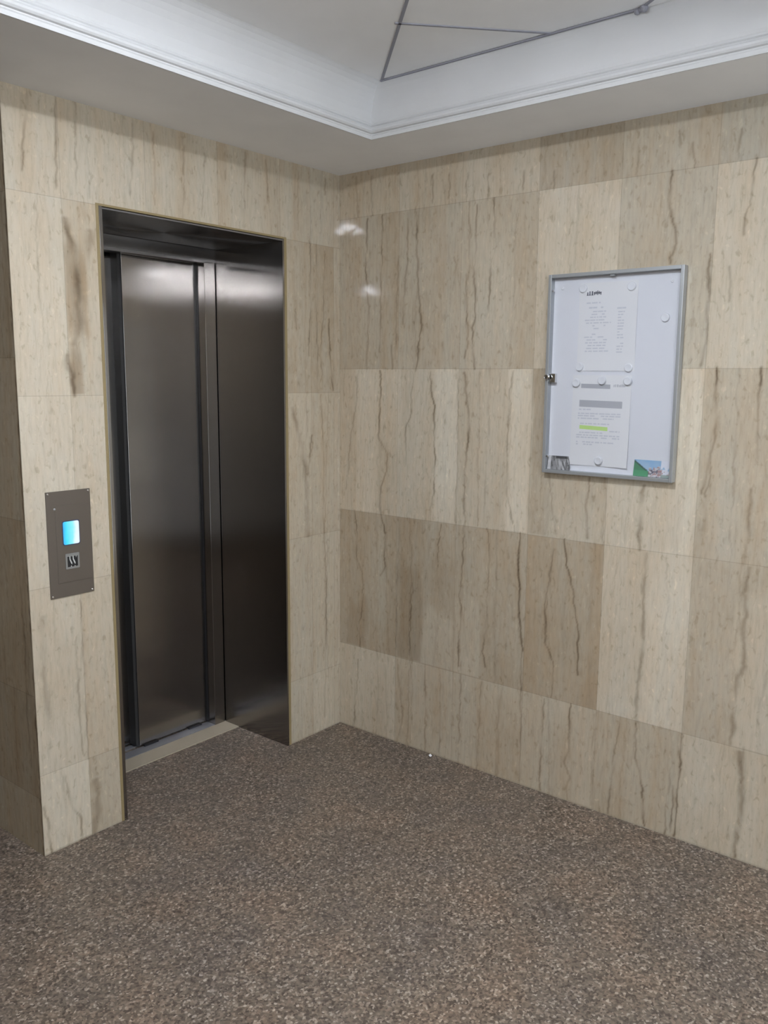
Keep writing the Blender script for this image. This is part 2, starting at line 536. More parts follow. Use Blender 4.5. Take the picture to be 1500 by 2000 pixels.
YF = -3.5      # wall behind the camera
XL = -4.4      # far left wall of the lobby
YE = 2.6       # end of the passage beside the lift shaft
TH = 0.08
OX0, OX1, OZ = -1.157, -0.313, 2.112       # stone opening of the lift
BACKS = {
    'wall_right': [(0.001, TH, YF, 0.0, 0.0, H)],
    'wall_back': [(-W + .002, OX0, 0.001, TH, 0, H), (OX1, 0.0, 0.001, TH, 0, H), (OX0, OX1, 0.001, TH, OZ, H)],
    'wall_passage': [(-W + .002, -W + TH, TH + .001, YE, 0, H)],
    'wall_front': [(XL, 0, YF - TH, YF - .001, 0, H)],
    'wall_left': [(XL - TH, XL - .001, YF, YE, 0, H)],
    'wall_end': [(XL, -W, YE + .001, YE + TH, 0, H)],
}
RV = [
 ([(0.234, 2.213), (0.232, 2.005), (0.228, 1.955), (0.225, 1.805), (0.222, 1.678)], 0.6, 3.2),
 ([(0.151, 2.21), (0.15, 2.061), (0.144, 2.005), (0.157, 1.934), (0.164, 1.807), (0.158, 1.717), (0.153, 1.608)], 0.7, 3.2),
 ([(0.366, 2.21), (0.361, 2.019), (0.35, 1.935), (0.344, 1.788)], 0.45, 4),
 ([(0.284, 1.696), (0.289, 1.607)], 0.55, 3.2),
 ([(0.317, 2.047), (0.311, 1.839), (0.305, 1.652)], 0.3, 5),
 ([(0.404, 2.206), (0.411, 2.04), (0.421, 1.925), (0.428, 1.84), (0.439, 1.773), (0.421, 1.694), (0.424, 1.644), (0.414, 1.604)], 0.8, 4),
 ([(0.65, 2.213), (0.655, 2.145), (0.661, 2.093)], 0.6, 3.2),
 ([(0.685, 2.203), (0.683, 2.018), (0.674, 1.95), (0.687, 1.88), (0.689, 1.805), (0.676, 1.759), (0.688, 1.607)], 0.7, 3.2),
 ([(0.759, 2.216), (0.762, 2.111), (0.774, 2.06), (0.759, 2.012), (0.748, 1.934), (0.745, 1.797)], 0.55, 4),
 ([(0.643, 1.952), (0.649, 1.842), (0.66, 1.707), (0.644, 1.648)], 0.5, 3.2),
 ([(0.591, 2.025), (0.599, 1.978), (0.586, 1.909)], 0.35, 4),
 ([(0.091, 2.377), (0.1, 2.29), (0.104, 2.227)], 0.4, 3.2),
 ([(0.175, 2.366), (0.18, 2.225)], 0.4, 3.2),
 ([(0.413, 2.357), (0.408, 2.253), (0.401, 2.212)], 0.45, 3.2),
 ([(0.481, 2.336), (0.482, 2.238)], 0.5, 3.2),
 ([(0.729, 2.302), (0.731, 2.22)], 0.5, 3.2),
 ([(0.88, 2.292), (0.879, 2.234)], 0.55, 4),
 ([(0.998, 2.276), (1.001, 2.219)], 0.5, 3.2),
 ([(0.562, 2.331), (0.56, 2.246)], 0.4, 3.2),
 ([(0.64, 2.32), (0.639, 2.225)], 0.3, 3.2),
 ([(0.106, 1.597), (0.098, 1.451), (0.067, 1.343), (0.054, 1.233), (0.058, 1.179), (0.035, 1.094)], 0.5, 3.2),
 ([(0.227, 1.597), (0.232, 1.519), (0.224, 1.415), (0.221, 1.31), (0.268, 1.26), (0.265, 1.181), (0.235, 1.112), (0.227, 1.044), (0.241, 0.978), (0.259, 0.919)], 0.75, 3.5),
 ([(0.399, 1.591), (0.392, 1.522), (0.389, 1.427), (0.366, 1.369), (0.364, 1.214)], 0.5, 3.2),
 ([(0.485, 1.585), (0.49, 1.523), (0.506, 1.462), (0.505, 1.35), (0.515, 1.25), (0.51, 1.11), (0.492, 1.031), (0.492, 0.999)], 0.8, 3.5),
 ([(0.616, 1.591), (0.619, 1.404), (0.622, 1.22), (0.616, 1.006)], 0.4, 2.5),
 ([(0.645, 1.591), (0.659, 1.478), (0.675, 1.412), (0.664, 1.272), (0.656, 1.173), (0.659, 1.061), (0.664, 0.999)], 0.75, 4),
 ([(0.803, 1.591), (0.805, 1.527)], 0.4, 3.2),
 ([(0.863, 1.597), (0.849, 1.528), (0.849, 1.424), (0.844, 1.283), (0.849, 1.147), (0.869, 1.065), (0.888, 1.001)], 0.5, 4),
 ([(0.713, 1.591), (0.72, 1.348), (0.716, 1.226), (0.726, 1.006)], 0.35, 3),
 ([(0.086, 0.995), (0.1, 0.899), (0.096, 0.787), (0.137, 0.722), (0.137, 0.602), (0.119, 0.499), (0.12, 0.391)], 0.6, 3.2),
 ([(0.263, 0.919), (0.255, 0.83), (0.264, 0.776), (0.239, 0.731)], 0.65, 4),
 ([(0.339, 0.975), (0.332, 0.8), (0.327, 0.594), (0.324, 0.42)], 0.4, 3.2),
 ([(0.413, 0.724), (0.402, 0.635), (0.399, 0.539), (0.397, 0.407)], 0.65, 3.2),
 ([(0.551, 0.98), (0.537, 0.907), (0.535, 0.835)], 0.6, 3.2),
 ([(0.657, 0.992), (0.657, 0.846), (0.652, 0.756), (0.642, 0.703), (0.655, 0.653), (0.65, 0.554), (0.644, 0.481), (0.649, 0.418)], 0.8, 4),
 ([(0.77, 0.993), (0.779, 0.926), (0.776, 0.801), (0.772, 0.7), (0.778, 0.612), (0.759, 0.499), (0.772, 0.445)], 0.65, 3.5),
 ([(0.912, 0.992), (0.909, 0.895), (0.908, 0.834), (0.92, 0.763), (0.916, 0.7), (0.923, 0.609), (0.939, 0.544)], 0.75, 3.5),
 ([(1.049, 0.926), (1.035, 0.812), (1.032, 0.721), (1.034, 0.6)], 0.5, 3.2),
 ([(1.028, 1.216), (1.035, 1.149), (1.046, 1.083), (1.061, 1.016)], 0.55, 3.2),
 ([(1.182, 1.225), (1.179, 1.156), (1.173, 1.126), (1.184, 1.09), (1.185, 1.013)], 0.9, 4),
 ([(1.378, 1.216), (1.374, 1.16), (1.379, 1.097), (1.37, 1.046), (1.38, 0.998)], 0.6, 7),
 ([(1.601, 1.294), (1.598, 1.248), (1.585, 1.2)], 0.8, 4),
 ([(1.585, 1.2), (1.595, 1.141), (1.586, 1.086)], 0.4, 6),
 ([(1.728, 1.227), (1.727, 1.162), (1.727, 1.077), (1.72, 0.997)], 0.5, 6),
 ([(1.099, 0.991), (1.11, 0.894), (1.14, 0.807), (1.147, 0.747), (1.167, 0.659), (1.167, 0.566), (1.17, 0.504)], 0.85, 3.5),
 ([(1.056, 0.947), (1.04, 0.822), (1.026, 0.741), (1.037, 0.585), (1.074, 0.522), (1.067, 0.392)], 0.65, 3.5),
 ([(0.914, 0.959), (0.909, 0.848), (0.926, 0.643), (0.938, 0.54), (0.935, 0.441), (0.942, 0.386)], 0.7, 3.5),
 ([(1.406, 0.987), (1.402, 0.865), (1.406, 0.735), (1.411, 0.641), (1.4, 0.565), (1.399, 0.385)], 0.55, 7),
 ([(1.74, 0.98), (1.73, 0.899), (1.74, 0.84), (1.734, 0.751), (1.743, 0.665), (1.723, 0.591), (1.723, 0.395)], 0.6, 8),
 ([(0.94, 0.385), (0.944, 0.017)], 0.5, 3.2),
 ([(1.037, 0.376), (1.034, 0.229), (1.034, 0.012)], 0.55, 3.2),
 ([(1.147, 0.38), (1.148, 0.277), (1.151, 0.197), (1.128, 0.149), (1.156, 0.101), (1.146, 0.032), (1.152, 0.001)], 0.85, 3.5),
 ([(1.341, 0.346), (1.326, 0.249), (1.318, 0.105), (1.315, 0.009)], 0.6, 3.2),
 ([(1.4, 0.37), (1.403, 0.256), (1.43, 0.172), (1.45, 0.009)], 0.85, 3.5),
 ([(1.532, 0.302), (1.531, 0.205), (1.522, 0.111), (1.525, 0.005)], 0.5, 3.2),
 ([(1.563, 0.378), (1.563, 0.26), (1.559, 0.093), (1.557, 0.009)], 0.8, 3.5),
 ([(1.543, 0.186), (1.546, 0.012)], 0.6, 3.2),
 ([(1.754, 0.368), (1.766, 0.251), (1.774, 0.139), (1.762, 0.077), (1.763, 0.011)], 0.75, 8),
 ([(1.242, 0.366), (1.244, 0.161), (1.243, 0.016)], 0.3, 3.2),
 ([(1.416, 2.22), (1.414, 2.127), (1.421, 2.083), (1.437, 2.046), (1.444, 1.999), (1.428, 1.953), (1.429, 1.937)], 0.7, 4),
 ([(1.552, 1.95), (1.552, 1.896), (1.559, 1.841), (1.556, 1.732), (1.556, 1.676), (1.544, 1.617)], 0.65, 5),
 ([(1.672, 2.217), (1.664, 2.171), (1.662, 2.09), (1.649, 2.062), (1.649, 2.01)], 0.6, 3.5),
 ([(1.613, 1.907), (1.618, 1.869), (1.622, 1.811)], 0.45, 3.2),
 ([(1.621, 2.308), (1.617, 2.229)], 0.6, 3.2),
 ([(1.429, 2.34), (1.434, 2.301)], 0.5, 3.2),
 ([(1.478, 2.294), (1.487, 2.225)], 0.5, 3.2),
 ([(1.597, 1.604), (1.6, 1.557)], 0.8, 4),
 ([(1.729, 1.604), (1.732, 1.558)], 0.8, 4),
 ([(0.332, 0.37), (0.363, 0.123), (0.334, -0.002)], 0.4, 3.2),
 ([(0.111, 0.321), (0.082, -0.026)], 0.5, 4),
 ([(0.399, 0.384), (0.391, -0.009)], 0.4, 3.2),
 ([(0.48, 0.38), (0.487, -0.027)], 0.5, 3.2),
 ([(0.66, 0.377), (0.658, -0.021)], 0.5, 3.2),
 ([(0.758, 0.368), (0.745, 0.006)], 0.4, 3.2),
 ([(0.558, 0.376), (0.562, -0.027)], 0.3, 3.2),
 ([(1.597, 1.592), (1.607, 1.396), (1.574, 1.213)], 0.5, 4),
 ([(1.727, 1.597), (1.737, 1.323)], 0.5, 3.2),
]
EV = [
 ([(-1.368, 2.398), (-1.372, 2.329), (-1.39, 2.24), (-1.397, 2.169)], 0.6, 5),
 ([(-1.279, 2.368), (-1.288, 2.136)], 0.35, 3),
 ([(-1.212, 2.336), (-1.22, 2.135)], 0.3, 3.2),
 ([(-1.172, 2.302), (-1.177, 2.13)], 0.35, 3.2),
 ([(-1.266, 2.043), (-1.249, 1.984), (-1.235, 1.924), (-1.227, 1.862), (-1.234, 1.798), (-1.23, 1.735), (-1.252, 1.67)], 0.7, 14),
 ([(-1.279, 1.631), (-1.268, 1.574), (-1.263, 1.506)], 0.9, 9),
 ([(-1.179, 2.018), (-1.19, 1.953), (-1.178, 1.904)], 0.4, 12),
 ([(-0.178, 2.11), (-0.181, 1.833), (-0.19, 1.658)], 0.5, 3.2),
 ([(-0.091, 2.077), (-0.1, 1.838), (-0.117, 1.705), (-0.107, 1.526)], 0.6, 3.2),
 ([(-0.067, 1.806), (-0.059, 1.662), (-0.043, 1.515)], 0.75, 4),
 ([(-0.286, 1.44), (-0.241, 1.306), (-0.211, 1.169), (-0.204, 1.054), (-0.2, 0.903)], 0.6, 12),
 ([(-0.177, 1.325), (-0.198, 1.168)], 0.6, 6),
 ([(-0.119, 1.492), (-0.103, 1.276), (-0.105, 0.973), (-0.089, 0.683), (-0.091, 0.376)], 0.5, 3.2),
 ([(-0.279, 1.984), (-0.259, 1.774)], 0.5, 5),
 ([(-0.16, 1.482), (-0.169, 1.279)], 0.3, 3.2),
 ([(-0.08, 0.862), (-0.089, 0.622), (-0.101, 0.064)], 0.35, 4),
 ([(-0.139, 2.115), (-0.141, 1.835), (-0.135, 1.515)], 0.35, 3.2),
 ([(-1.44, 0.171), (-1.43, 0.087), (-1.428, -0.009)], 0.6, 5),
 ([(-1.359, 0.247), (-1.356, 0.166), (-1.332, 0.112), (-1.311, 0.081), (-1.318, 0.016)], 0.6, 4),
 ([(-1.25, 0.192), (-1.248, 0.085), (-1.268, 0.002)], 0.75, 10),
 ([(-1.275, 0.835), (-1.279, 0.682), (-1.275, 0.538), (-1.277, 0.283)], 0.45, 3),
 ([(-1.3, 0.708), (-1.3, 0.437), (-1.292, 0.296)], 0.4, 4),
 ([(-1.413, 0.809), (-1.416, 0.647), (-1.415, 0.536), (-1.407, 0.365)], 0.3, 12),
 ([(-1.278, 2.397), (-1.288, 2.145)], 0.42, 3.5),
 ([(-1.21, 2.399), (-1.215, 2.301)], 0.42, 3.5),
 ([(-1.003, 2.393), (-1.024, 2.158)], 0.42, 3.5),
 ([(-0.799, 2.355), (-0.808, 2.261)], 0.42, 3.5),
 ([(-0.517, 2.386), (-0.536, 2.128)], 0.42, 3.5),
 ([(-0.414, 2.378), (-0.411, 2.23)], 0.42, 3.5),
 ([(-0.243, 2.372), (-0.246, 2.148)], 0.42, 3.5),
 ([(-0.71, 2.348), (-0.728, 2.136)], 0.42, 3.5),
 ([(-0.088, 2.371), (-0.088, 2.31)], 0.42, 3.5),
 ([(-0.925, 2.37), (-0.929, 2.14)], 0.42, 3.5),
 ([(-0.616, 2.366), (-0.618, 2.277)], 0.42, 3.5),
]


# right wall: u = -y
ucol = [0.0, .321, .621, .945, 1.25, 1.561, 1.872, 2.183, 2.494, 2.805, 3.116, 3.427]
zrow = [0.0, .385, .995, 1.605, 2.221]
T = {
    (4, 0): (1.0, .5), (4, 1): (1.0, .5), (4, 2): (1.0, .45), (4, 3): (.86, .55), (4, 4): (.90, .5), (4, 5): (.82, .5),
    (3, 0): (.93, .62), (3, 1): (.93, .58), (3, 2): (.95, .52), (3, 3): (1.05, .32), (3, 4): (.91, .48), (3, 5): (1.03, .35),
    (2, 0): (1.03, .5), (2, 1): (1.02, .5), (2, 2): (1.0, .55), (2, 3): (.97, .5), (2, 4): (1.07, .36), (2, 5): (.95, .6), (2, 6): (.95, .6),
    (1, 0): (.91, .78), (1, 1): (.89, .88), (1, 2): (.91, .85), (1, 3): (.92, .98), (1, 4): (1.06, .34), (1, 5): (.94, .58), (1, 6): (1.03, .4),
    (0, 0): (1.05, .4), (0, 1): (.98, .6), (0, 2): (.97, .6), (0, 3): (.98, .58), (0, 4): (.96, .66), (0, 5): (1.03, .45), (0, 6): (1.1, .32),
}
PR = [(.845, .944, .997, 1.604, 1.13, -.35), (.10, .215, .997, 1.604, 1.05, -.25), (.51, .617, .997, 1.604, 1.04, -.2), (.945, 1.03, .997, 1.604, .94, .25), (.46, .615, .387, .62, 1.08, -.3), (.621, .74, .387, .70, 1.07, -.25),
      (1.415, 1.56, .387, .99, 1.07, -.12), (1.52, 1.56, .997, 1.604, 1.08, -.15), (.22, .34, 1.3, 1.604, 1.06, -.15),
      (.50, .62, .85, 1.604, 1.04, -.1), (.05, .16, .387, .60, .93, .3), (.34, .46, .387, .8, .9, .25), (1.71, 1.87, .387, .9, 1.08, -.2)]
fine = np.arange(0, 2.25, .0026)
us = axis_grid(0, 2.25, .0027, ucol)
us = np.concatenate([us, np.arange(2.26, -YF, .012), [-YF]])
zs = axis_grid(0, H, .0085, zrow)
stone_wall('wall_right', us, zs, ucol, zrow, T, RV, PR, lambda U, Z: (U * 0, -U, Z), 3,
           n_rand=lambda c: 2 if c < 6 else 5)

# lift wall: u = x
ucol = [-W, -1.275, -.965, -.655, -.345, -.176, -.037]
zrow = [0.0, .28, .90, 1.505, 2.106]
T = {
    (4, 0): (1.05, .28), (4, 1): (1.02, .4), (4, 2): (.99, .45), (4, 3): (.97, .5), (4, 4): (.96, .5), (4, 5): (.95, .55), (4, 6): (.95, .55),
    (3, 0): (1.06, .26), (3, 1): (1.0, .42), (3, 4): (.93, .78), (3, 5): (.90, .82), (3, 6): (.95, .6),
    (2, 0): (1.06, .26), (2, 1): (1.03, .35), (2, 4): (1.0, .58), (2, 5): (.98, .68), (2, 6): (.98, .6),
    (1, 0): (1.03, .33), (1, 1): (1.0, .42), (1, 4): (.96, .6), (1, 5): (1.0, .5), (1, 6): (.98, .5),
    (0, 0): (1.1, .2), (0, 1): (.93, .5), (0, 4): (.96, .6), (0, 5): (1.0, .5), (0, 6): (.98, .5),
}
PE = [(-1.272, -1.235, 1.507, 1.66, .80, .6), (-1.272, -1.20, 1.70, 1.97, .86, .5)]
us = axis_grid(-W, 0, .0028, ucol, extra=(OX0, OX1))
zs = axis_grid(0, H, .0085, zrow, extra=(OZ,))
stone_wall('wall_back', us, zs, ucol, zrow, T, EV, PE, lambda U, Z: (U, U * 0, Z), 11, hole=(OX0, OX1, OZ),
           n_rand=1)

# the side of the lift shaft, running back into the passage: u = y
ucol = [0.0, .012, .31, .62, .93, 1.24, 1.55, 1.86, 2.17, 2.48]
zrow = [0.0, .20, .55, 1.12, 1.62, 2.1]
us = np.concatenate([[0, .0015, .003, .006], axis_grid(.009, 1.0, .004, [u for u in ucol if u > .02]), np.arange(1.02, YE, .03), [YE]])
zs = axis_grid(0, H, .012, zrow)
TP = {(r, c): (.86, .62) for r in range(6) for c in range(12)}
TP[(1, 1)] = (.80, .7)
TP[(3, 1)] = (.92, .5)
stone_wall('wall_passage', us, zs, ucol, zrow, TP, [([(.0035, H), (.0035, 0)], 1.2, 3.5), ([(.05, .9), (.045, .7), (.06, .5), (.05, .3)], .6, 5)],  # first entry paints the tile-edge shadow at the outer corner
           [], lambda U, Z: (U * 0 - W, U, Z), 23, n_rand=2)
# the rest of the lobby, behind and beside the camera
def coarse(a, b):
    return np.linspace(a, b, max(2, int((b - a) / .03)))
tile_u = lambda a, b: list(np.arange(a, b, .31))
stone_wall('wall_front', coarse(XL, 0), coarse(0, H), tile_u(XL, 0), [0, .385, .995, 1.605, 2.221], {}, [], [],
           lambda U, Z: (U, U * 0 + YF, Z), 31, n_rand=0)
stone_wall('wall_left', coarse(YF, YE), coarse(0, H), tile_u(YF, YE), [0, .385, .995, 1.605, 2.221], {}, [], [],
           lambda U, Z: (U * 0 + XL, U, Z), 37, n_rand=0)
stone_wall('wall_end', coarse(XL, -W), coarse(0, H), tile_u(XL, -W), [0, .385, .995, 1.605, 2.221], {}, [], [],
           lambda U, Z: (U, U * 0 + YE, Z), 41, n_rand=0)

# ------------------------------------------------------------------ floor
bm = bmesh.new()
box(bm, XL - TH, TH, YF - TH, YE + TH, -0.06, 0.0)
tag(bm_obj('floor', bm, M_floor), kind='structure')

# ------------------------------------------------------------------ ceiling
TX0, TX1, TY0, TY1 = -2.95, -0.335, -2.40, -0.455     # tray opening
bm = bmesh.new()
box(bm, XL - TH, TX0, YF - TH, YE + TH, H, H + .02)
box(bm, TX1, TH, YF - TH, YE + TH, H, H + .02)
box(bm, TX0, TX1, TY1, YE + TH, H, H + .02)
box(bm, TX0, TX1, YF - TH, TY0, H, H + .02)
box(bm, TX0 - .1, TX1 + .1, TY0 - .1, TY1 + .1, HT, HT + .02)
tag(bm_obj('ceiling', bm, M_white), kind='structure')

# moulding round the tray: profile of (offset towards the middle, height)
prof = [(0.001, -0.0012), (0.001, 0.010), (0.003, 0.013), (0.003, 0.016), (0.010, 0.018), (0.014, 0.023), (0.014, 0.029), (0.010, 0.034),
        (0.004, 0.036), (0.002, 0.040), (0.006, 0.043), (0.008, 0.047), (0.006, 0.051),
        (0.005, 0.060), (0.005, 0.085), (0.006, 0.105), (0.0072, 0.125), (0.009, 0.142), (0.0113, 0.157), (0.0142, 0.169), (0.017, 0.177), (0.0185, 0.180)]
bm = bmesh.new()
rings = []
for o_, h_ in prof:
    z = H + h_
    oy = o_ + (max(0, o_ - .005) * 2.7 if h_ > .055 else 0)
    rings.append([bm.verts.new(p) for p in ((TX1 - o_, TY1 - oy, z), (TX0 + o_, TY1 - oy, z), (TX0 + o_, TY0 + oy, z), (TX1 - o_, TY0 + oy, z))])
outer = [bm.verts.new(p) for p in ((TX1 + .02, TY1 + .02, HT + .001), (TX0 - .02, TY1 + .02, HT + .001), (TX0 - .02, TY0 - .02, HT + .001), (TX1 + .02, TY0 - .02, HT + .001))]
outer2 = [bm.verts.new(p) for p in ((TX1 + .003, TY1 + .003, H - .0012), (TX0 - .003, TY1 + .003, H - .0012), (TX0 - .003, TY0 - .003, H - .0012), (TX1 + .003, TY0 - .003, H - .0012))]
rings = [outer, outer2] + rings
rings.append(outer)
for a, b in zip(rings, rings[1:]):
    for k in range(4):
        q = (k + 1) % 4
        bm.faces.new((a[k], a[q], b[q], b[k]))
mo = bm_obj('trim_1', bm, M_cove)
tag(mo, kind='structure')

# joints between the plaster panels of the tray ceiling
bm = bmesh.new()
def strip(bm, a, b, w=.0085, z=HT, t=.003):
    a, b = Vector((*a, 0)), Vector((*b, 0))
    dd = (b - a).normalized()
    nn = Vector((-dd.y, dd.x, 0)) * w / 2
    vs = []
    for zz in (z - t, z + .001):
        vs += [bm.verts.new((p.x, p.y, zz)) for p in (a - nn, b - nn, b + nn, a + nn)]
    for qd in ((0, 1, 2, 3), (7, 6, 5, 4), (0, 4, 5, 1), (1, 5, 6, 2), (2, 6, 7, 3), (3, 7, 4, 0)):
        bm.faces.new([vs[i] for i in qd])
EX, EY = TX1 - .012, TY1 - .055
strip(bm, (-.355, -.512), (-.360, -1.44), z=HT - .002)
strip(bm, (-.350, -.512), (-1.25, -1.43))
strip(bm, (-.354, -1.17), (-.700, -.848))
strip(bm, (-.356, -1.44), (-.62, -1.80))
for (x, y, r) in ((-.357, -1.432, .010), (-.366, -1.455, .012), (-.36, -1.445, .008)):
    lathe(bm, [(0, -r), (r * .7, -r * .7), (r, 0), (r * .7, r * .7), (0, r)], 10, 'z', (x, y, HT - .005))
tag(bm_obj('trim_2', bm, M_joint), kind='structure')

# ------------------------------------------------------------------ the lift entrance
LIFT = empty('elevator_doorway', (-.735, 0.2, 0))
tag(LIFT, 'brushed steel elevator entrance with closed two-panel sliding door set back in the marble wall', 'elevator')
LIFT_INV = Vector((-.735, .2, 0))
def lift_part(name, bm, m, parent=LIFT):
    o = bm_obj(name, bm, m, parent)
    off = LIFT_INV if parent is LIFT else None
    if off is not None:
        o.data.transform(Matrix.Translation(-off))
    return o
JL, JR, ZT, YB = -1.134, -0.335, 2.096, 0.405     # inner faces of the steel reveal
bm = bmesh.new(); box(bm, JR, JR + .0085, -.002, YB + .03, 0.0, ZT + .0085, bevel=.001); lift_part('jamb', bm, M_steel)
bm = bmesh.new(); box(bm, JL - .0125, JL, -.002, YB + .03, 0.0, ZT + .0085, bevel=.001); lift_part('jamb', bm, M_steel)
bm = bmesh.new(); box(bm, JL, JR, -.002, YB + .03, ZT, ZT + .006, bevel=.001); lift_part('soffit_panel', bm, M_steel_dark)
# sealant bead between the steel and the stone
bm = bmesh.new()
def bead(x0, x1, z0, z1):
    box(bm, x0, x1, -.0015, .05, z0, z1, bevel=.001)
bead(JR + .0085, OX1, 0, OZ); bead(OX0, JL - .0125, 0, OZ); bead(JL - .0125, JR + .0085, ZT + .0085, OZ)
o = lift_part('sealant_bead', bm, M_sealant); o['label'] = 'yellowed bead of sealant along the stone edge'
# front frame of the landing door
bm = bmesh.new()
box(bm, JR - .060, JR - .0035, YB, YB + .054, 0.004, 2.042, bevel=.0015)
lift_part('door_post', bm, M_steel)
bm = bmesh.new(); box(bm, JL, JL + .060, YB, YB + .058, 0.004, 2.042, bevel=.0015); lift_part('door_post', bm, M_steel)
bm = bmesh.new()
box(bm, JL, JR, YB, YB + .045, 2.042, ZT, bevel=.0015)
box(bm, JL + .06, JR - .06, YB - .004, YB + .05, 2.036, 2.050, bevel=.001)
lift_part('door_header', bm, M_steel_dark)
# two sliding leaves, the right one nearer
bm = bmesh.new(); box(bm, -.757, -.36, .463, .497, 0.012, 2.07, bevel=.0015); p = lift_part('door_panel', bm, M_steel)
bm = bmesh.new(); box(bm, -.770, -.757, .470, .514, 0.012, 2.07); lift_part('dark_door_strip', bm, plain('dark grey door edge', (.045, .045, .047), .4, .4))
bm = bmesh.new(); box(bm, JR - .066, JR - .059, YB + .048, YB + .0575, 0.012, 2.042); lift_part('dark_door_strip', bm, M_dark)  # dark strip put in for the shaded gap between post and leaf
bm = bmesh.new(); box(bm, -1.13, -.72, .514, .548, 0.012, 2.07, bevel=.0015); lift_part('door_panel', bm, M_steel)
# sill: stone threshold, grooved metal track
bm = bmesh.new(); box(bm, JL, JR, .315, .408, -.01, .004, bevel=.001); o = lift_part('threshold', bm, M_thresh); o['label'] = 'tan stone threshold strip'
bm = bmesh.new()
box(bm, JL, JR, .408, .462, -.01, .005)
box(bm, JL, JR, .462, .60, -.03, -.012)
box(bm, JL, JR, .486, .512, -.012, .005)
box(bm, JL, JR, .536, .60, -.012, .005)
lift_part('sill_track', bm, M_sill)
bm = bmesh.new()
for x in (-.705, -.47):
    box(bm, x - .035, x + .035, .452, .463, .0045, .012)
lift_part('door_guide_shoe', bm, M_dark)
# shaft side of the doors, dark
bm = bmesh.new()
box(bm, JL - .02, JR + .02, .60, .62, -.03, 2.2)
box(bm, JL - .02, JL - .0126, YB, .60, -.03, 2.2)
box(bm, JR + .0086, JR + .02, YB, .60, -.03, 2.2)
box(bm, JL - .02, JR + .02, YB + .03, .60, 2.11, 2.2)
lift_part('shaft_casing', bm, M_dark)

# ------------------------------------------------------------------ call panel
CP = empty('elevator_call_panel', (-1.303, 0, 0.858))
tag(CP, 'taupe metal call plate with glowing cyan display on the pale marble left of the elevator', 'call panel')
def cp_part(name, bm, m, parent=CP):
    o = bm_obj(name, bm, m, parent)
    if parent is CP:
        o.data.transform(Matrix.Translation(-Vector((-1.303, 0, .858))))
    return o
bm = bmesh.new(); box(bm, -1.381, -1.2255, -.004, 0, .858, 1.204, bevel=.001); cp_part('face_plate', bm, M_brown)
bm = bmesh.new(); box(bm, -1.352, -1.2265, -.0052, -.0035, .905, 1.158, bevel=.0008); cp_part('inner_cover', bm, M_brown)
# display with rounded corners
def round_rect(bm, x0, x1, z0, z1, r, y0, y1, n=5, mi=0):
    pts = []
    for cx, cz, a0 in ((x1 - r, z1 - r, 0), (x0 + r, z1 - r, 90), (x0 + r, z0 + r, 180), (x1 - r, z0 + r, 270)):
        for k in range(n + 1):
            a = math.radians(a0 + 90 * k / n)
            pts.append((cx + r * math.cos(a), cz + r * math.sin(a)))
    f = [bm.verts.new((x, y0, z)) for x, z in pts]
    b = [bm.verts.new((x, y1, z)) for x, z in pts]
    fs = [bm.faces.new(f), bm.faces.new(b[::-1])]
    for k in range(len(pts)):
        q = (k + 1) % len(pts)
        fs.append(bm.faces.new((f[k], f[q], b[q], b[k])))
    for x in fs:
        x.material_index = mi
m, nt, b = mat('lit cyan display')
tc = N(nt, 'ShaderNodeTexCoord')
sx = N(nt, 'ShaderNodeSeparateXYZ')
nt.links.new(tc.outputs['Generated'], sx.inputs[0])
nz = N(nt, 'ShaderNodeTexNoise'); nz.inputs['Scale'].default_value = 2.2
nt.links.new(tc.outputs['Generated'], nz.inputs['Vector'])
ad = N(nt, 'ShaderNodeMath', operation='MULTIPLY_ADD'); ad.inputs[1].default_value = .3
nt.links.new(nz.outputs['Fac'], ad.inputs[0]); nt.links.new(sx.outputs['X'], ad.inputs[2])
rp = ramp(nt, [(.1, (0.03, 0.42, .95)), (.35, (.06, .78, 1)), (.72, (.28, .9, 1)), (.9, (.75, .95, 1)), (1.0, (.85, .97, 1))])
nt.links.new(ad.outputs[0], rp.inputs['Fac'])
nt.links.new(rp.outputs['Color'], b.inputs['Emission Color'])
b.inputs['Emission Strength'].default_value = 1.0
b.inputs['Base Color'].default_value = (.02, .03, .04, 1)
M_screen = m
bm = bmesh.new(); round_rect(bm, -1.3285, -1.2725, 1.029, 1.104, .006, -.0066, -.005); cp_part('display', bm, M_screen)
bm = bmesh.new(); round_rect(bm, -1.3315, -1.2695, 1.026, 1.107, .007, -.0058, -.005); cp_part('display_bezel', bm, plain('dark blue bezel', (.03, .04, .10), .4))
bm = bmesh.new(); round_rect(bm, -1.3255, -1.2765, .948, .999, .003, -.0072, -.005); BT = cp_part('call_button', bm, plain('grey button rim', (.30, .30, .29), .4, .5))
bm = bmesh.new(); box(bm, -1.319, -1.283, -.0078, -.007, .955, .989); cp_part('button_face', bm, M_dark, BT).location = (1.303, 0, -.858)
bm = bmesh.new()
def poly(bm, pts, y0, y1):
    f = [bm.verts.new((x, y0, z)) for x, z in pts]; g = [bm.verts.new((x, y1, z)) for x, z in pts]
    bm.faces.new(f); bm.faces.new(g[::-1])
    for k in range(len(pts)):
        q = (k + 1) % len(pts)
        bm.faces.new((f[k], f[q], g[q], g[k]))
for s in (0, .0115):
    poly(bm, [(-1.3125 + s, .990), (-1.3095 + s, .990), (-1.309 + s, .980), (-1.3035 + s, .968), (-1.304 + s, .962), (-1.3075 + s, .966), (-1.3125 + s, .979)], -.0084, -.0077)
poly(bm, [(-1.2895, .990), (-1.287, .990), (-1.2895, .983)], -.0084, -.0077)
poly(bm, [(-1.309, .955), (-1.305, .955), (-1.307, .960)], -.0084, -.0077)
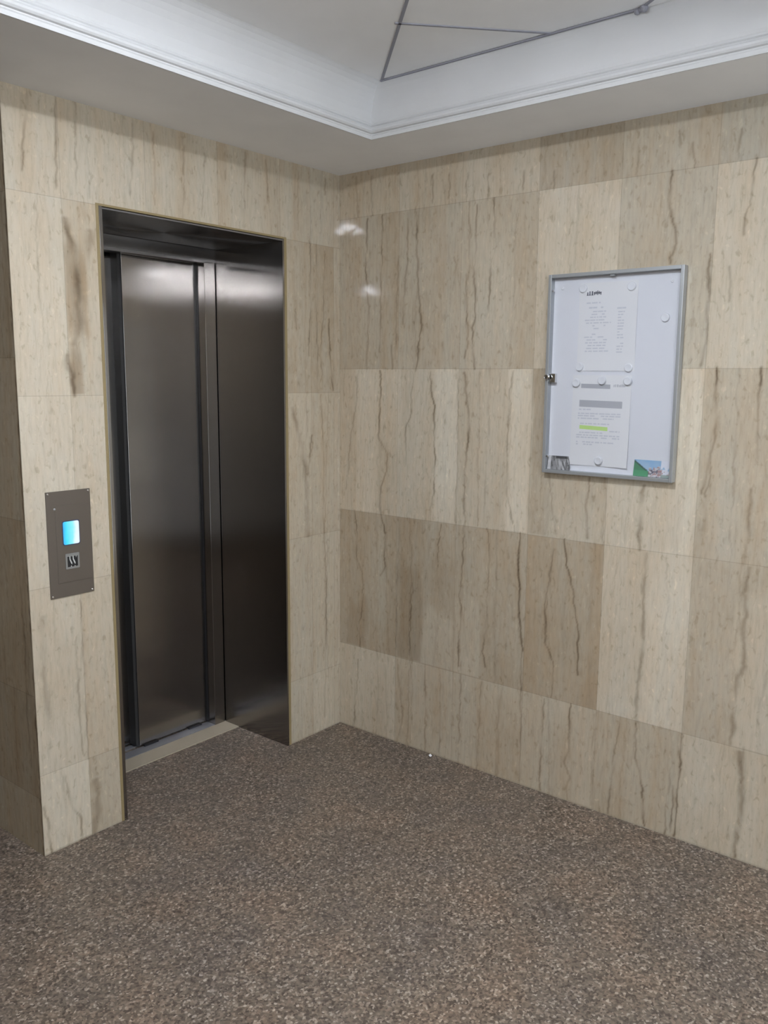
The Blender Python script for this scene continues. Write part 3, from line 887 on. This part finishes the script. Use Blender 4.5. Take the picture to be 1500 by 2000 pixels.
poly(bm, [(-1.296, .955), (-1.292, .955), (-1.294, .9585)], -.0084, -.0077)
cp_part('button_symbol', bm, plain('pale symbol', (.55, .55, .53), .4), BT).location = (1.303, 0, -.858)
for x, z in ((-1.374, 1.197), (-1.2325, 1.197), (-1.374, .865), (-1.2325, .865)):
    bm = bmesh.new(); lathe(bm, [(.0034, 0), (.0034, .001), (.002, .0018), (0, .0019)], 12, '-y', (x, -.004, z)); cp_part('screw', bm, M_chrome)
bm = bmesh.new(); lathe(bm, [(.0035, 0), (.0035, .0012), (.002, .002), (0, .0021)], 12, '-y', (-1.3535, -.004, 1.148)); cp_part('highlight_dot', bm, M_alu)  # bright dot added for the highlight at the top of the cover's edge

# ------------------------------------------------------------------ notice board (u = -y)
NB = empty('notice_board', (0, -1.2485, 1.236))
tag(NB, 'shallow aluminium framed notice cabinet with white back hung on the right marble wall', 'notice board')
NBV = Vector((0, -1.2485, 1.236))
def nb_part(name, bm, m, parent=NB):
    o = bm_obj(name, bm, m, parent)
    if parent is NB:
        o.data.transform(Matrix.Translation(-NBV))
    return o
U0, U1, Z0, Z1, DP, FW = 1.010, 1.487, 1.236, 1.927, .031, .012
bm = bmesh.new()
box(bm, -DP, -.0015, -U0, -(U0 + FW), Z0, Z1, bevel=.0018)
box(bm, -DP, -.0015, -(U1 - FW), -U1, Z0, Z1, bevel=.0018)
box(bm, -DP + .0002, -.0015, -(U0 + FW), -(U1 - FW), Z0, Z0 + FW, bevel=.0012)
box(bm, -DP + .0002, -.0015, -(U0 + FW), -(U1 - FW), Z1 - FW, Z1, bevel=.0012)
nb_part('frame', bm, M_alu)
bm = bmesh.new(); box(bm, -.0055, -.0012, -(U0 + .004), -(U1 - .004), Z0 + .004, Z1 - .004); nb_part('back_panel', bm, M_board)
bm = bmesh.new(); box(bm, -.0275, -.0255, -(U0 + .008), -(U1 - .008), Z0 + .008, Z1 - .008); o = nb_part('cover_pane', bm, M_pane); o['label'] = 'clear cover pane'
bm = bmesh.new(); lathe(bm, [(.0095, 0), (.0095, .009), (.0075, .0105), (.0075, .0085), (0, .0085)], 20, '-x', (-DP, -(U0 + .009), 1.576)); LK = nb_part('lock', bm, M_chrome)
bm = bmesh.new(); box(bm, -.0085 - DP - .0006, -.008 - DP, -(U0 + .0078), -(U0 + .0102), 1.571, 1.581); nb_part('keyhole', bm, M_dark, LK).location = -NBV
bm = bmesh.new(); box(bm, -.024, -.008, -(U0 + FW), -(U0 + FW + .024), 1.556, 1.588, bevel=.002)
lathe(bm, [(.012, 0), (.012, .012), (0, .013)], 16, '-x', (-.012, -(U0 + FW + .012), 1.572)); nb_part('latch', bm, M_chrome)
for u, z in ((1.053, 1.881), (1.441, 1.882)):
    bm = bmesh.new(); lathe(bm, [(.006, 0), (.006, .0015), (.0035, .003), (.0015, .0028), (0, .0022)], 14, '-x', (-.0054, -u, z)); nb_part('screw', bm, M_magnet)
for z in (1.873, 1.295):
    bm = bmesh.new(); lathe(bm, [(.0045, 0), (.0045, .005), (0, .006)], 12, '-x', (-.019, -(U0 + FW + .002), z)); nb_part('hinge_pin', bm, M_chrome)
bm = bmesh.new(); box(bm, -.026, -.010, -1.236, -1.252, Z1 - FW - .006, Z1 - FW); nb_part('pane_clip', bm, M_alu)

# papers
def curl_sheet(u0, u1, z0, z1, x0, lift, nu=10, nz=14):
    """A sheet of paper on the board, its free edges standing off a little."""
    bm = bmesh.new()
    grid = []
    for j in range(nz + 1):
        row = []
        for i in range(nu + 1):
            s, t = i / nu, j / nz
            row.append(bm.verts.new((x0 - lift(s, t), -(u0 + (u1 - u0) * s), z0 + (z1 - z0) * t)))
        grid.append(row)
    fs = []
    for j in range(nz):
        for i in range(nu):
            fs.append(bm.faces.new((grid[j][i], grid[j][i + 1], grid[j + 1][i + 1], grid[j + 1][i])))
    r = bmesh.ops.extrude_face_region(bm, geom=fs)
    for v in [g for g in r['geom'] if isinstance(g, bmesh.types.BMVert)]:
        v.co.x -= .0004
    return bm

lift1 = lambda s, t: .0003 + .0030 * max(0, s - .55) ** 2 * 4 * math.sin(math.pi * t) + .002 * (1 - t) ** 6 * math.sin(math.pi * s)
lift2 = lambda s, t: .0003 + .0075 * max(0, s - .25) ** 2 * (1 - t) ** 1.0 + .0035 * (1 - t) ** 8 * abs(s - .5) * 2
P1 = (1.119, 1.329, 1.597, 1.893)
P2 = (1.107, 1.322, 1.270, 1.583)
pa = empty('paper_notice', (-.006, -(P1[0] + P1[1]) / 2, P1[2]))
tag(pa, 'pale printed price sheet with a small logo, the upper sheet on the notice board', 'paper notice', 'sheets on the notice board')
pb = empty('paper_notice', (-.006, -(P2[0] + P2[1]) / 2, P2[2]))
tag(pb, 'letter with grey banners and a green highlighted line, the lower sheet on the notice board', 'paper notice', 'sheets on the notice board')
def sheet_part(name, bm, m, par, off=None):
    o = bm_obj(name, bm, m, par)
    o.data.transform(Matrix.Translation(-Vector(par.location)))
    return o
sheet_part('sheet', curl_sheet(*P1, -.0056, lift1), M_paper, pa)
sheet_part('sheet', curl_sheet(*P2, -.0056, lift2), M_paper, pb)

def ink_quad(bm, P, lf, u0, u1, z0, z1, slope=0.0):
    """A printed mark that lies on the sheet."""
    vs = []
    n = max(1, int((u1 - u0) / .03))
    top, bot = [], []
    for k in range(n + 1):
        u = u0 + (u1 - u0) * k / n
        for z, lst in ((z0, bot), (z1, top)):
            s, t = (u - P[0]) / (P[1] - P[0]), (z - P[2]) / (P[3] - P[2])
            lst.append(bm.verts.new((-.0056 - lf(s, t) - .0004 - .00035, -u, z + slope * (u - u0))))
    for k in range(n):
        bm.faces.new((bot[k], bot[k + 1], top[k + 1], top[k]))

def text_rows(bm, P, lf, u0, u1, rows, h, rng, gap=.004, fill=.9):
    for z, e0, e1 in rows:
        u = u0 + (u1 - u0) * e0
        end = u0 + (u1 - u0) * e1
        while u < end - .003:
            w = min(rng.uniform(.006, .022), end - u)
            if rng.random() < fill:
                ink_quad(bm, P, lf, u, u + w, z - h / 2, z + h / 2)
            u += w + gap * rng.uniform(.5, 1.1)

rng = random.Random(5)
# upper sheet: logo strokes, an address line and a table with a price column
bm = bmesh.new()
for k, (u, w, h) in enumerate(((1.147, .004, .010), (1.155, .004, .013), (1.1635, .005, .013))):
    ink_quad(bm, P1, lift1, u, u + w, 1.852, 1.852 + h)
    ink_quad(bm, P1, lift1, u - .0015, u + w + .0015, 1.851, 1.8535)
for k in range(5):
    ink_quad(bm, P1, lift1, 1.172 + k * .0058, 1.172 + k * .0058 + .0035, 1.852 + .002 * (k % 2), 1.866 - .002 * abs(k - 2))
ink_quad(bm, P1, lift1, 1.171, 1.199, 1.857, 1.8605)
sheet_part('logo', bm, M_ink, pa)
bm = bmesh.new()
text_rows(bm, P1, lift1, 1.146, 1.200, [(1.826, 0, 1)], .0045, rng)
text_rows(bm, P1, lift1, 1.138, 1.212, [(1.810, 0, 1)], .0055, rng, .002)
rows = []
z = 1.797
ext = [(.3, .8), (.25, .75), (.2, .95), (.0, 1), (.05, 1), (.3, .8), (.35, .6), (0, 0), (.2, .6), (.0, .8), (.1, .9), (.05, .85), (.0, .9), (.1, .8), (.05, .95)]
for e in ext:
    rows.append((z, *e)); z -= .0095
text_rows(bm, P1, lift1, 1.142, 1.238, rows, .0042, rng)
sheet_part('printed_text', bm, M_ink_soft, pa)
bm = bmesh.new()
text_rows(bm, P1, lift1, 1.258, 1.290, [(1.805, 0, 1)], .0055, rng, .002)
text_rows(bm, P1, lift1, 1.262, 1.286, [(zz, 0, 1) for zz in np.arange(1.793, 1.655, -.0095)], .0042, rng, .003)
sheet_part('price_column', bm, M_ink_soft, pa)
# lower sheet
bm = bmesh.new()
ink_quad(bm, P2, lift2, 1.139, 1.247, 1.5385, 1.5535, -.02)
ink_quad(bm, P2, lift2, 1.135, 1.293, 1.474, 1.4975, -.02)
sheet_part('banner', bm, M_ink_mid, pb)
bm = bmesh.new()
for k, (u, w, h) in enumerate(((1.259, .003, .008), (1.265, .003, .009), (1.2715, .004, .009))):
    ink_quad(bm, P2, lift2, u, u + w, 1.543, 1.543 + h)
for k in range(5):
    ink_quad(bm, P2, lift2, 1.278 + k * .0048, 1.278 + k * .0048 + .003, 1.543, 1.552 - .001 * abs(k - 2))
sheet_part('logo', bm, M_ink_mid, pb)
bm = bmesh.new()
text_rows(bm, P2, lift2, 1.134, 1.190, [(1.465, 0, .9)], .005, rng)
text_rows(bm, P2, lift2, 1.131, 1.289, [(1.451, 0, 1), (1.443, 0, 1), (1.434, 0, .85)], .0046, rng)
text_rows(bm, P2, lift2, 1.131, 1.289, [(1.416, .06, .75), (1.392, .76, 1), (1.385, .05, .6)], .0046, rng)
text_rows(bm, P2, lift2, 1.128, 1.289, [(1.376, 0, 1), (1.368, 0, 1)], .0046, rng)
text_rows(bm, P2, lift2, 1.128, 1.289, [(1.352, 0, .9), (1.344, 0, .4)], .0046, rng)
sheet_part('printed_text', bm, M_ink_soft, pb)
bm = bmesh.new()
ink_quad(bm, P2, lift2, 1.139, 1.244, 1.397, 1.4105, -.04)
sheet_part('green_highlight', bm, M_green, pb)

# magnets: one built, the rest copied
bm = bmesh.new()
lathe(bm, [(0, 0), (.0145, 0), (.0148, .002), (.0138, .0058), (.0122, .0068), (.0105, .0064), (.006, .0056), (0, .0054)], 28, '-x')
mg = bm_obj('round_magnet', bm, M_magnet, smooth=True)
MAG = [(1.132, 1.876, .0063, 'white disc magnet at the upper left corner of the price sheet'),
       (1.306, 1.873, .0063, 'white disc magnet at the upper right corner of the price sheet'),
       (1.425, 1.768, .0058, 'lone white disc magnet on bare board at the right side'),
       (1.130, 1.611, .0063, 'white disc magnet at the lower left corner of the price sheet'),
       (1.309, 1.608, .0063, 'white disc magnet at the lower right corner of the price sheet'),
       (1.121, 1.556, .0085, 'white disc magnet at the upper left corner of the letter'),
       (1.217, 1.565, .0085, 'white disc magnet over the top banner, middle of the letter\'s upper edge'),
       (1.310, 1.564, .0095, 'white disc magnet at the upper right corner of the letter'),
       (1.218, 1.290, .0105, 'white disc magnet at the bottom middle of the letter')]
for k, (u, z, x, lab) in enumerate(MAG):
    o = mg if k == 0 else mg.copy()
    if k:
        COL.objects.link(o)
    o.location = (-x, -u, z)
    tag(o, lab, 'magnet', 'magnets on the notice board')

# two small pictures leaning in the bottom corners
def picture(name, u0, u1, z0, z1, fn, nu, nz, lift, label):
    us_, zs_ = np.linspace(0, 1, nu + 1), np.linspace(0, 1, nz + 1)
    co, colr = [], []
    for t in zs_:
        for s in us_:
            x, du = lift(s, t)
            co.append((x, -(u0 + (u1 - u0) * s + du), z0 + (z1 - z0) * t))
            colr.append((*fn(s, t), 1))
    n = len(co)
    fs = []
    for j in range(nz):
        for i in range(nu):
            a = j * (nu + 1) + i
            fs.append((a, a + 1, a + nu + 2, a + nu + 1))
    co2 = [(x + .0006, y, z) for x, y, z in co]
    rim = [i for i in range(nu + 1)] + [(j + 1) * (nu + 1) - 1 for j in range(1, nz + 1)] + \
          [nz * (nu + 1) + i for i in range(nu - 1, -1, -1)] + [j * (nu + 1) for j in range(nz - 1, 0, -1)]
    fb = [tuple(n + i for i in f[::-1]) for f in fs]
    fr = [(rim[k], n + rim[k], n + rim[(k + 1) % len(rim)], rim[(k + 1) % len(rim)]) for k in range(len(rim))]
    me = bpy.data.meshes.new(name)
    me.from_pydata(co + co2, [], fs + fb + fr)
    a = me.attributes.new('picture', 'FLOAT_COLOR', 'POINT')
    a.data.foreach_set('color', np.array(colr + [(.8, .8, .8, 1)] * n, np.float32).ravel())
    me.update()
    o = link(name, me, M_photo)
    return tag(o, label, 'picture card', 'picture cards in the notice board')

def n2(a, b, s):
    return float(vnoise(np.array([a]), np.array([b]), s)[0])
def grey_pic(s, t):
    v = .18 + .22 * n2(s * 6, t * 3, 2)
    st = n2((s + t * .18) * 22, t * 2.2, 3)
    if st > .62:
        v += .38 * (st - .5) * 2
    if st < .33:
        v *= .35
    if t > .82 and .35 < s < .95:
        v = .07
    if s > .8:
        v *= .45 if n2(s * 30, t, 6) < .6 else 1.3
    if s < .14:
        v = .5 + .25 * n2(s * 40, t * 5, 8)
    return (v, v * .97, v * .97)
def village_pic(s, t):
    hill = .93 - s * 1.55 if s < .5 else 0
    if s > .68 and t > .5 + .12 * math.sin(s * 40) * (s > .8) and s > .74:
        c = (.74, .75, .82)
    else:
        c = (.22 + .18 * n2(s * 8, t * 4, 5), .42 + .12 * n2(s * 8, t * 4, 5), .68)
    if t < hill + .05 and s < .5:
        c = (.09, .26, .14) if t < hill - .06 else (.07, .12, .10)
        if t < .35 and s < .4:
            c = (.10, .33, .17)
    roof = .34 + .22 * n2(s * 13, .5, 12) + (.18 if .55 < s < .72 else 0) + (.10 if .40 < s < .5 else 0)
    if s > .42 and t < roof:
        k = n2(s * 20, t * 12, 14)
        c = (.42, .27, .26) if k < .42 else ((.60, .58, .60) if k < .72 else (.16, .14, .18))
        if s > .8 and t > .18 and k > .3:
            c = (.72, .72, .78)
    if s > .75 and t < .16:
        c = (.30, .36, .33)
    return c
picture('photo_card', 1.0235, 1.112, 1.2485, 1.297, grey_pic, 44, 24,
        lambda s, t: (-.016 + .009 * t - .003 * math.sin(math.pi * s), (-.010 * t * t) * (s > .5) * (s - .5) * 2), 'curled black and white picture in the lower left corner of the notice board')
picture('photo_card', 1.347, 1.472, 1.2485, 1.303, village_pic, 56, 26,
        lambda s, t: (-.016 + .009 * t, 0), 'coloured hillside village picture in the lower right corner of the notice board')

# ------------------------------------------------------------------ scrap on the floor
bm = bmesh.new()
v = [(-.006, -.004, .001), (.006, -.006, .002), (.009, .004, .006), (.001, .008, .003), (-.007, .004, .007), (0, 0, .011)]
vs = [bm.verts.new(p) for p in v]
for q in ((0, 1, 5), (1, 2, 5), (2, 3, 5), (3, 4, 5), (4, 0, 5), (4, 3, 2, 1, 0)):
    bm.faces.new([vs[i] for i in q])
o = bm_obj('paper_scrap', bm, M_paper)
o.location = (-.022, -.530, 0)
tag(o, 'tiny crumpled white paper scrap on the floor at the foot of the right wall', 'paper scrap')

# ------------------------------------------------------------------ lamps: one in the tray, one behind the camera, one added for its light
def ceiling_lamp(loc, m, label, ring):
    r = empty('ceiling_lamp', loc)
    tag(r, label, 'lamp', 'lobby ceiling lamps')
    x, y, z = 0, 0, 0
    bm = bmesh.new(); lathe(bm, [(0, 0), (.040, 0), (.042, -.004), (.042, -.018), (.036, -.022), (0, -.022)], 28, 'z'); bm_obj('base', bm, M_magnet, r, True)
    bm = bmesh.new(); lathe(bm, [(.050, -.020), (.054, -.022), (.054, -.030), (.050, -.032)], 28, 'z'); bm_obj('added_glow_ring', bm, ring, r, True)  # glowing collar added to brighten the ceiling and the door steel
    for dx in (-.055, .055):
        px, py = dx * .72, -dx * .72
        bm = bmesh.new(); lathe(bm, [(.022, -.018), (.022, -.030), (.034, -.040), (.036, -.0545), (.034, -.0545), (.031, -.044)], 22, 'z', (px, py, 0)); bm_obj('lamp_cup', bm, M_magnet, r, True)
        bm = bmesh.new(); lathe(bm, [(.024, -.046), (.0235, -.052), (.020, -.0575), (.012, -.061), (0, -.062)], 22, 'z', (px, py, 0)); bm_obj('lit_lens', bm, m, r, True)
    return r
ceiling_lamp((-1.63, -1.39, HT), M_lamp, 'lit twin spot ceiling lamp hung in the tray over the lobby', M_glow)
ceiling_lamp((-3.45, -2.75, H), M_lamp2, 'lit twin spot ceiling lamp on the low ceiling behind the camera', m_ring)
ceiling_lamp((-1.90, -2.60, H), M_added_lamp, 'unseen twin spot lamp added right of the camera for the door streak', m_ring)  # unseen lamp added to throw a streak on the steel doors

# unseen glowing entrance added behind the camera as soft fill light
WX0, WX1, WZ1 = -2.0, -.35, 2.12
bm = bmesh.new()
for x0, x1, z0, z1 in ((WX0, WX0 + .06, .02, WZ1), (WX1 - .06, WX1, .02, WZ1), (WX0 + .06, WX1 - .06, WZ1 - .06, WZ1), (WX0 + .06, WX1 - .06, .02, .14),
                       ((WX0 + WX1) / 2 - .05, (WX0 + WX1) / 2 + .05, .14, WZ1 - .06)):
    box(bm, x0, x1, YF + .002, YF + .05, z0, z1, bevel=.004)
DR = tag(bm_obj('added_entrance', bm, M_alu), kind='structure')
M_added_fill = emit('added daylight fill', (0.80, 0.90, 1.0), ADDED_FILL_E)
for x0, x1 in ((WX0 + .06, (WX0 + WX1) / 2 - .05), ((WX0 + WX1) / 2 + .05, WX1 - .06)):
    bm = bmesh.new()
    box(bm, x0, x1, YF + .012, YF + .022, .14, WZ1 - .06)
    bm_obj('added_glow_pane', bm, M_added_fill, DR)

world = bpy.data.worlds.new('World')
scene.world = world
world.use_nodes = True
world.node_tree.nodes['Background'].inputs['Color'].default_value = (0.6, 0.65, 0.7, 1)
world.node_tree.nodes['Background'].inputs['Strength'].default_value = 0.0

# ------------------------------------------------------------------ camera
cam = bpy.data.cameras.new('Camera')
co = bpy.data.objects.new('Camera', cam)
COL.objects.link(co)
yaw, pitch, roll = 0.88844, -0.156033, 0.0073835
fwd = Vector((math.sin(yaw) * math.cos(pitch), math.cos(yaw) * math.cos(pitch), math.sin(pitch)))
r0 = Vector((math.cos(yaw), -math.sin(yaw), 0))
u0 = r0.cross(fwd)
r1 = r0 * math.cos(roll) + u0 * math.sin(roll)
u1 = -r0 * math.sin(roll) + u0 * math.cos(roll)
mm = Matrix((r1, u1, -fwd)).transposed().to_4x4()
mm.translation = Vector((-2.76254, -2.49723, 1.56694))
co.matrix_world = mm
cam.sensor_fit = 'VERTICAL'
cam.sensor_height = 36.0
cam.lens = 36.0 * 1660.37 / 2000.0
cam.clip_start = 0.02
scene.camera = co
try:
    scene.cycles.sample_clamp_indirect = 40.0
    scene.cycles.blur_glossy = 0.1
except Exception:
    pass
